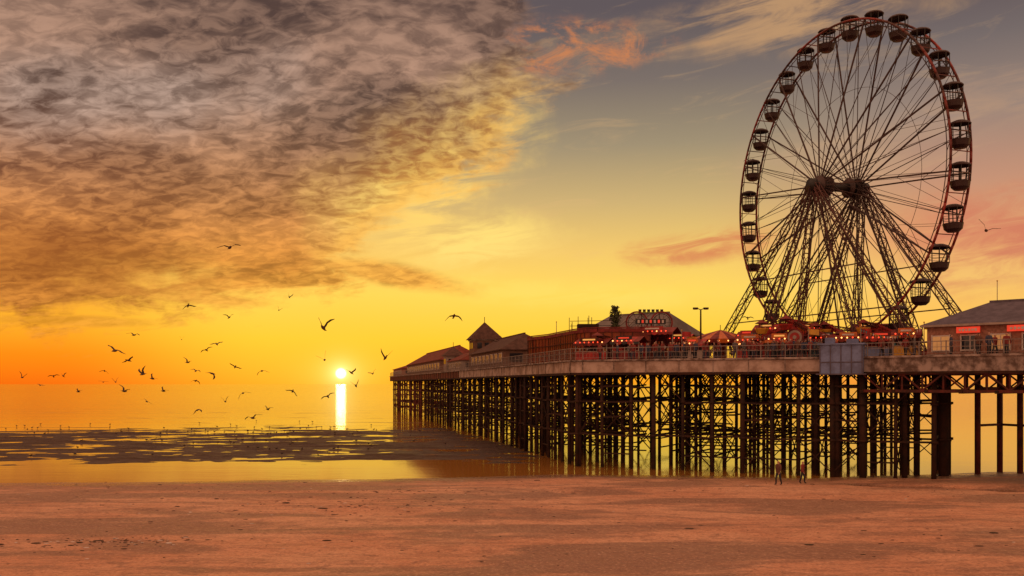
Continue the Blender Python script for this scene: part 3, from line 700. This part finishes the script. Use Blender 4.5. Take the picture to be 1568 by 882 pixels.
for r_,m_,yy in ((.75,RED2,0),(.6,WALLW,-.04),(.42,RED,-.08),(.16,WALLW,-.12)):
    vs=[(r_*math.cos(2*math.pi*k_/24),yy,1.9+r_*math.sin(2*math.pi*k_/24)) for k_ in range(24)]; mb.addm(vs,[list(range(24))],m_)
mb.beam((0,.1,0),(0,.1,1.9),.14,IRON); mb.beam((-.7,.1,1.9),(.7,.1,1.9),.08,IRON); obj('disc',mb,e)
def flag(px,Y,h,m_,name='flagpole',fl=.9):
    e=empty(name,(wx(px,Y),Y,DECK)); mb=MB(); mb.lathe((0,0,0),[(.05,0),(.03,h)],WALLW,6); mb.ellip((0,0,h+.05),(.07,.07,.07),YEL,6,4); vs=[];fs=[]
    for i in range(6):
        q=i/5; vs+=[(q*fl,.06*math.sin(q*7),h-.05-.06*q),(q*fl,.06*math.sin(q*7),h-.5-.1*q)]
    for i in range(5): fs.append([2*i,2*i+1,2*i+3,2*i+2])
    if fl>0: mb.addm(vs,fs,m_)
    obj('pole_and_flag',mb,e)
flag(1044,91,3.0,RED);flag(1052,92,2.6,YEL);flag(1527,84,7.0,WHITE,fl=0.0);flag(1415,76,2.8,YEL);flag(1165,86,2.9,RED);flag(852,103,4.6,WHITE,fl=0);flag(1238,80,2.6,YEL);flag(1318,79,2.6,RED)
mb=MB()
for (pa,Ya,pb2,Yb,z_) in [(1150,86,1240,80,12.3),(1318,79,1415,76,12.2),(1044,91,1103,93,12.6)]:
    A=Vector((wx(pa,Ya),Ya,z_));B=Vector((wx(pb2,Yb),Yb,z_)); N_=26
    for i in range(N_):
        t0=i/N_; p=A.lerp(B,t0)-Vector((0,0,.7*math.sin(math.pi*t0))); q=A.lerp(B,(i+1)/N_)-Vector((0,0,.7*math.sin(math.pi*(i+1)/N_)))
        mb.beam(p,q,.02,IRON); mb.addm([p,p.lerp(q,.7),p.lerp(q,.35)-Vector((0,0,.28))],[[0,1,2]],random.choice([RED,YEL,WHITE,CYAN]))
obj('bunting',mb)
# ---------------------------------------------------------------- people
def person_mesh(name,pose,jacket,trs,hair=HAIR):
    me=bpy.data.meshes.new(name+'_sk'); st=pose
    V=[];E=[];Rr=[]
    def a(p,r,par=None):
        V.append(p);Rr.append(r if isinstance(r,tuple) else (r,r)); i=len(V)-1
        if par is not None: E.append((par,i))
        return i
    pel=a((0,0,.95),(.145,.115)); wa=a((0,0,1.10),(.145,.11),pel); ch=a((0,.01,1.30),(.18,.13),wa); nb=a((0,0,1.46),(.08,.075),ch); nk=a((0,.01,1.53),.055,nb); h1=a((0,.02,1.62),(.085,.098),nk); h2=a((0,.015,1.70),(.075,.085),h1)
    for s_ in (-1,1):
        k_=s_*st
        sh=a((s_*.18,0,1.42),.075,ch); el_=a((s_*.24,-.10*k_,1.14),.058,sh); wr=a((s_*.235,-.22*k_+.06,.92),.036,el_); a((s_*.235,-.25*k_+.09,.83),(.022,.038),wr)
        hp=a((s_*.09,0,.88),.105,pel); kn=a((s_*.10,.17*k_+.03,.50),.075,hp); an=a((s_*.10,.30*k_-.04,.10),.052,kn); a((s_*.11,.30*k_+.10,.045),.042,an)
    me.from_pydata(V,E,[]); ob=bpy.data.objects.new('tmp',me); sc.collection.objects.link(ob)
    md=ob.modifiers.new('s','SKIN'); md2=ob.modifiers.new('ss','SUBSURF'); md2.levels=2; md2.render_levels=2
    for i,r_ in enumerate(Rr): me.skin_vertices[0].data[i].radius=r_
    me.skin_vertices[0].data[0].use_root=True
    dg=bpy.context.evaluated_depsgraph_get(); m2=bpy.data.meshes.new_from_object(ob.evaluated_get(dg)); bpy.data.objects.remove(ob)
    mb=MB()
    vs=[v.co.copy() for v in m2.vertices]; 
    for p in m2.polygons:
        c_=p.center
        if c_.z>1.50: m_=hair if (c_.z>1.69 or (c_.y<-.01 and c_.z>1.58)) else SKIN
        elif c_.z<.10: m_=SHOE
        elif abs(c_.x)>.19 and c_.z<.90: m_=SKIN
        elif c_.z<.88: m_=trs
        else: m_=jacket
        mb.f.append(list(p.vertices)); mb.mi.append(mb.mid(m_)); mb.sm.append(True)
    mb.v=[tuple(v) for v in vs]
    for s_ in (-1,1):
        k_=s_*st; hx,hy,hz=s_*.235,-.26*k_+.10,.82
        for i,l_ in enumerate((.07,.08,.075,.06)): 
            yy=hy-.03+i*.02; mb.beam((hx,yy,hz),(hx-s_*.012,yy+.01,hz-l_*.6),.017,SKIN,n=6); mb.beam((hx-s_*.012,yy+.01,hz-l_*.6),(hx-s_*.03,yy+.012,hz-l_),.014,SKIN,n=6)
        mb.beam((hx,hy+.02,hz+.05),(hx-s_*.01,hy+.065,hz-.0),.018,SKIN,n=6)
        mb.ellip((s_*.082,.02,1.625),(.012,.022,.032),SKIN,6,4); mb.ellip((s_*.03,.104,1.64),(.013,.008,.008),BLK,6,4)
    mb.ellip((0,.12,1.615),(.013,.02,.022),SKIN,6,4); mb.ellip((0,.108,1.575),(.024,.008,.006),RED,6,4)
    return mb.mesh(name)
JR=mat('jacket_red',(.20,.03,.025),.8);JB=mat('jacket_blue',(.04,.05,.10),.8);JG=mat('jacket_grey',(.10,.09,.09),.8);JK=mat('jacket_tan',(.12,.05,.035),.8);TD=mat('trousers_dark',(.03,.03,.04),.85);TB=mat('trousers_blue',(.04,.045,.08),.85)
pm=[person_mesh('walker',.6,JK,TD),person_mesh('walker_b',-.5,JR,TD),person_mesh('stander',.12,JB,TD),person_mesh('stander_b',-.15,JG,TB),person_mesh('stander_c',.35,JR,TB)]
def pers(i,X,Y,z_,yaw,s_=1): 
    o=bpy.data.objects.new('person',pm[i]); sc.collection.objects.link(o); o.location=(X,Y,z_); o.rotation_euler=(0,0,yaw); o.scale=(s_,s_,s_)
Y=69.0; X=wx(1192,Y); pers(0,X,Y,float(hgt(X,Y)),2.2,1.03)
Y=71.0; X=wx(1229,Y); pers(1,X,Y,float(hgt(X,Y)),-2.3,.97)
for i in range(56):
    tq=random.uniform(.05,.92); off=random.uniform(.5,2.2); p=Vector(F2).lerp(Vector(F1),tq)+n1v*off
    pers(random.randint(0,4),p.x,p.y,DECK,random.random()*6.28,random.uniform(.88,1.04))
for i in range(12):
    tq=random.uniform(1,14); p=Vector(F1)+es*tq+ns*random.uniform(.6,1.6); pers(random.randint(0,4),p.x,p.y,DECK,random.random()*6.28,random.uniform(.9,1.02))
# ---------------------------------------------------------------- gulls
GB=mat('gull_body',(.10,.06,.05),.8); GW=mat('gull_wing',(.05,.032,.028),.8); GT=mat('gull_wing_tip',(.02,.015,.015),.8); BK=mat('beak',(.3,.15,.03),.6)
def gull(a1,a2,sweep=.12,name='gull'):
    mb=MB(); prof=[(-.27,.012),(-.2,.045),(-.1,.075),(.02,.085),(.12,.07),(.18,.05),(.23,.048),(.27,.03),(.285,.012)]
    vs=[];fs=[]
    for yy,r_ in prof: vs+=[(r_*math.cos(2*math.pi*k_/10),yy,r_*.9*math.sin(2*math.pi*k_/10)) for k_ in range(10)]
    for j in range(len(prof)-1):
        for k_ in range(10): fs.append([j*10+k_,j*10+(k_+1)%10,(j+1)*10+(k_+1)%10,(j+1)*10+k_])
    mb.addm(vs,fs,GB,True); mb.beam((0,.27,0),(0,.34,-.012),.02,BK)
    mb.addm([(-.03,-.2,.01),(.03,-.2,.01),(.075,-.38,0),(-.075,-.38,0)],[[0,1,2,3]],GB)
    for s_ in (-1,1):
        x1=.05+.26*math.cos(a1); z1=.03+.26*math.sin(a1); x2=x1+.38*math.cos(a2); z2=z1+.38*math.sin(a2); x15=x1+.2*math.cos(a2); z15=z1+.2*math.sin(a2)
        S_=[(.05,.03,.10,-.10),(.05+.14*math.cos(a1),.03+.14*math.sin(a1),.13,-.08),(x1,z1,.15,-.03),(x15,z15,.10,-.08),(x2,z2,-.02-sweep,-.06-sweep)]
        vs=[]
        for X,Z,ya,yb in S_: vs+=[(s_*X,ya,Z),(s_*X,(ya+yb)/2,Z+.014),(s_*X,yb,Z),(s_*X,(ya+yb)/2,Z-.008)]
        for j in range(4):
            mb.addm([vs[i] for i in range(j*4,j*4+8)],[[k_,(k_+1)%4,(k_+1)%4+4,k_+4] for k_ in range(4)],GT if j==3 else GW)
    return mb.mesh(name)
gm_=[gull(.5,-.25),gull(.85,.35),gull(-.3,-.7),gull(.35,-.1),gull(1.1,.9)]
GL=[(352,379,24),(288,468,16),(351,486,13),(443,455,10),(427,475,9),(495,502,28),(695,484,20),(205,513,15),(176,537,22),(197,552,15),(332,527,14),(316,536,13),(287,555,13),(300,568,11),(325,572,16),(360,562,13),(401,568,15),(219,573,17),(233,580,13),(160,568,11),(158,585,10),(177,585,11),(34,578,13),(82,576,11),(97,576,9),(190,599,17),(250,599,12),(225,615,11),(300,583,11),(302,628,14),(372,602,16),(345,615,13),(387,640,20),(448,599,15),(410,627,12),(502,607,15),(545,591,14),(497,551,18),(538,571,14),(590,548,20),(571,572,11),(1510,353,26),(1145,487,12),(278,520,8),(120,600,10),(62,590,8),(520,590,8),(1148,246,12)]
for i,(px,py,s_) in enumerate(GL):
    D=1.28*F/s_*.68
    if py>588: D=min(D,(CZ-1.0)*F/(py-588))
    o=bpy.data.objects.new('seagull',random.choice(gm_)); sc.collection.objects.link(o); o.location=(wx(px,D),D,wz(py,D))
    o.rotation_euler=(random.uniform(.0,.5)*random.choice([-1,1]),random.uniform(-.6,.6),random.choice([random.uniform(-.7,.7),3.14+random.uniform(-.7,.7)]))
mb=MB()
for i in range(120):
    px=random.uniform(0,690) if i%3 else random.gauss(430,110); py=random.uniform(652,668) if i%2 else random.uniform(645,700); Y=CZ*F/(py-588); X=wx(px,Y)
    h=max(0,float(hgt(X,Y))); a=random.random()*6.28; dx_,dy_=math.cos(a),math.sin(a)
    mb.ellip((X,Y,h+.20),(.08+.10*abs(dx_),.08+.10*abs(dy_),.08),GW,7,5); mb.ellip((X+dx_*.16,Y+dy_*.16,h+.33),(.045,.045,.04),GB,6,4); mb.beam((X+dx_*.11,Y+dy_*.11,h+.23),(X+dx_*.16,Y+dy_*.16,h+.32),.05,GB)
    mb.beam((X+dx_*.2,Y+dy_*.2,h+.33),(X+dx_*.27,Y+dy_*.27,h+.31),.02,BK); mb.beam((X+.02,Y,h),(X+.02,Y,h+.16),.018,BK); mb.beam((X-.03,Y,h),(X-.03,Y,h+.16),.018,BK)
obj('wading_gull_flock',mb)
